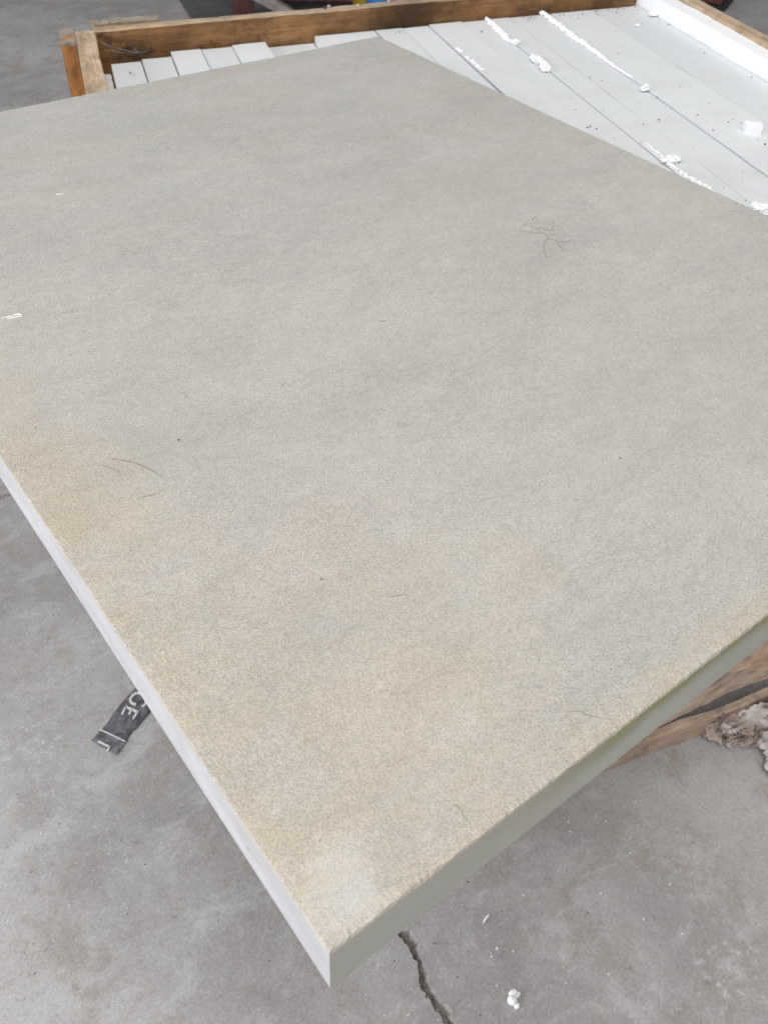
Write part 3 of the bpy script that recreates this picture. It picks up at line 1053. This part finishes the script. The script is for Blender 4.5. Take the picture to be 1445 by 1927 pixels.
# ------------------------------------------------------------------ bark, film and scraps on the floor by the crate's front
M_BARK = mat_plain('torn_bark', (.33, .265, .225), .45, .9, 50, dirt=(.56, .50, .455), dirt_amt=.9)
M_FILM = mat_plain('dirty_film', (.54, .49, .465), .2, .6, 40, dirt=(.24, .175, .13), dirt_amt=.6)


def crumple(name, outline, z0, h, seed, mat, label, cat, nx=34, ny=16, fold=14.0):
    """crumpled sheet over the quad outlined in photograph points on the floor"""
    a, b, c, d = [at(q, z0) for q in outline]
    bm = bmesh.new()
    rows, lows = [], []
    off = Vector((seed * 3.3, seed * 1.1, 0))
    for i in range(nx + 1):
        u = i / nx
        row, low = [], []
        for j in range(ny + 1):
            v = j / ny
            e = min(u, 1 - u, v, 1 - v)
            p = a.lerp(b, u).lerp(d.lerp(c, u), v)
            rag = (noise.noise_vector(p * 55 + off) * .012 + noise.noise_vector(p * 160 + off) * .008) * (1 if e < .12 else .3)
            p = p + Vector((rag.x, rag.y, 0))
            f = max(0, 1 - 2.2 * abs(noise.noise(p * fold + off))) * .6 + max(0, 1 - 2 * abs(noise.noise(p * fold * 2.6 + off))) * .35 + noise.noise(p * fold * 8 + off) * .12
            z = z0 + .002 + h * f * min(1, e * 7 + .18)
            row.append(bm.verts.new((p.x, p.y, z)))
            low.append(bm.verts.new((p.x, p.y, z - .0015)))
        rows.append(row)
        lows.append(low)
    for i in range(nx):
        for j in range(ny):
            bm.faces.new((rows[i][j], rows[i + 1][j], rows[i + 1][j + 1], rows[i][j + 1]))
            bm.faces.new((lows[i][j], lows[i][j + 1], lows[i + 1][j + 1], lows[i + 1][j]))
    for i in range(nx):
        bm.faces.new((rows[i][0], lows[i][0], lows[i + 1][0], rows[i + 1][0]))
        bm.faces.new((rows[i][ny], rows[i + 1][ny], lows[i + 1][ny], lows[i][ny]))
    for j in range(ny):
        bm.faces.new((rows[0][j], rows[0][j + 1], lows[0][j + 1], lows[0][j]))
        bm.faces.new((rows[nx][j], lows[nx][j], lows[nx][j + 1], rows[nx][j + 1]))
    return tag(link(name, from_bm(bm, name), mat), label, cat)


crumple('torn_bark', [(1292, 1372), (1500, 1345), (1500, 1412), (1345, 1402)], 0, .055, 2, M_BARK, 'heap of torn fibrous bark on the floor by the skid', 'bark', 80, 40, 17)
crumple('torn_paper', [(1315, 1372), (1420, 1335), (1500, 1345), (1400, 1385)], .016, .038, 5, M_FILM, 'crumpled greyish paper lying over the torn bark', 'paper', 60, 30, 11)
crumple('plastic_film', [(1422, 1352), (1475, 1340), (1490, 1480), (1437, 1462)], .002, .050, 7, M_FILM, 'crumpled pale plastic film trailing onto the bare floor', 'film', 34, 50, 18)


def splinters():
    r = random.Random(17)
    bm = bmesh.new()
    for k in range(36):
        p = at((1300 + 160 * r.random() ** .8, 1380 + r.gauss(8, 16)), 0)
        a = math.atan2(fd.y, fd.x) + r.gauss(0, .7)
        ln, w, t = r.uniform(.012, .055), r.uniform(.002, .008), r.uniform(.0008, .003)
        m = Matrix.Translation(p + Vector((0, 0, r.uniform(.003, .045)))) @ Matrix.Rotation(a, 4, 'Z') @ Matrix.Rotation(r.gauss(0, .35), 4, 'Y') @ Matrix.Rotation(r.gauss(0, .7), 4, 'X')
        q = [(-.5, -.5, 0), (-.5, .4, 0), (.1, .6, .4), (.5, .05, .1), (.15, -.6, .3)]
        top = [bm.verts.new(m @ Vector((x * ln, y * w, z * t + t))) for x, y, z in q]
        bot = [bm.verts.new(m @ Vector((x * ln, y * w, z * t))) for x, y, z in q]
        bm.faces.new(top)
        bm.faces.new(list(reversed(bot)))
        for i in range(5):
            bm.faces.new((top[i], bot[i], bot[(i + 1) % 5], top[(i + 1) % 5]))
    o = link('wood_splinters', from_bm(bm, 'wood_splinters'), M_BARK)
    tag(o, 'loose wood splinters and bark flakes heaped by the skid', kind='stuff')


splinters()


def bead_pair():
    root = empty('foam_crumb', at((962, 1880), 0))
    for q, sz, sd in (((964, 1871), (.0075, .006, .006), 41), ((962, 1884), (.0075, .0075, .0075), 42), ((972, 1873), (.006, .004, .003), 43), ((972, 1893), (.005, .004, .002), 44)):
        sz = tuple(c * .85 for c in sz)
        me = lump_mesh('bead', sz, sd, 3, .15, 1.2, .7)
        o = link('bead', me, M_FOAM)
        o.parent = root
        o.location = at(q, 0) - root.location + Vector((0, 0, sz[2] * .7))
    tag(root, 'cluster of white foam beads on the floor near the crack', 'foam')


bead_pair()
strand('white_sliver', [[(909, 1736), (914, 1728), (920, 1721)]], .0016, M_SHRED, 'straight white sliver on the floor past the crack', 'shred', None, .001)

# ------------------------------------------------------------------ things standing behind the crate
M_RED = mat_plain('maroon_paint', (.085, .032, .030), .3, .5, 10)
M_GREYP = mat_plain('worn_grey_edge', (.26, .235, .22), .2, .6, 14)
M_BLK = mat_plain('black_steel', (.02, .019, .02), .3, .6, 12)


def boxat(name, size, loc, rotz, mat, parent, seed, bev=.004, tilt=0.0):
    me = rough_box(name, size, (8, 2, 2), .001, bev, seed)
    o = link(name, me, mat)
    o.parent = parent
    o.location = loc
    o.rotation_euler = (0, tilt, rotz)
    return o


base = at((535, 34), 0)
stand = empty('steel_stand', base)
dr = math.atan2(-.52, .85)
ax = Vector((math.cos(dr), math.sin(dr), 0))
ay = Vector((-ax.y, ax.x, 0))
boxat('leg', (.10, .06, .30), -ax * .19 + ay * .01 + Vector((0, 0, .15)), dr, M_RED, stand, 201)
ba, bb = at((549, 27), .03), at((478, -14), .12)
br = boxat('brace', ((bb - ba).length, .055, .045), (ba + bb) / 2 - base, math.atan2(bb.y - ba.y, bb.x - ba.x), M_GREYP, stand, 202, .004, -math.atan2(bb.z - ba.z, (bb - ba).to_2d().length))
boxat('side_panel', (.40, .03, .42), ax * .13 + ay * .06 + Vector((0, 0, .27)), dr, M_RED, stand, 203)
boxat('foot', (.40, .10, .05), ax * .13 + ay * .02 + Vector((0, 0, .03)), dr, M_BLK, stand, 204)
tag(stand, 'maroon painted steel stand with a grey brace behind the crate', 'stand')


def canister(px, rad, hgt, col, name, label, cat):
    p = at(px, 0)
    root = empty(name, p)
    bm = bmesh.new()
    prof = [(0, 0), (rad * .94, 0), (rad, .012), (rad, hgt * .86), (rad * .92, hgt * .93), (rad * .45, hgt * .97), (rad * .45, hgt), (0, hgt)]
    n = 28
    rows = []
    for a, z in prof:
        rows.append([bm.verts.new((max(a, .0005) * math.cos(2 * math.pi * k / n), max(a, .0005) * math.sin(2 * math.pi * k / n), z)) for k in range(n)])
    for r0, r1 in zip(rows, rows[1:]):
        for k in range(n):
            bm.faces.new((r0[k], r0[(k + 1) % n], r1[(k + 1) % n], r1[k]))
    bm.faces.new(rows[0])
    bm.faces.new(rows[-1])
    o = link('body', from_bm(bm, 'body', True), mat_plain(name + '_paint', col, .08, .45, 8, dirt_amt=.15))
    o.parent = root
    bm = bmesh.new()
    bmesh.ops.create_cone(bm, segments=20, radius1=rad * .3, radius2=rad * .26, depth=.05, cap_ends=True)
    c = link('cap', from_bm(bm, 'cap'), M_BLK)
    c.parent = root
    c.location = (0, 0, hgt + .02)
    tag(root, label, cat)


canister((664, 14), .075, .42, (.62, .42, .03), 'yellow_canister', 'yellow round canister standing behind the back rail', 'canister')
canister((706, 11), .085, .42, (.06, .25, .68), 'blue_canister', 'blue round canister standing beside the yellow one', 'canister')

foot = at((1335, 6), 0)
post = empty('steel_post', foot)
dr2 = .45
boxat('base_plate', (.24, .20, .02), (0, 0, .010), dr2, M_BLK, post, 211)
boxat('column', (.16, .14, 1.0), (0, 0, .515), dr2, mat_plain('dark_red_paint', (.12, .028, .018), .3, .5, 10), post, 212)
tag(post, 'dark red steel post standing past the pale side rail', 'post')
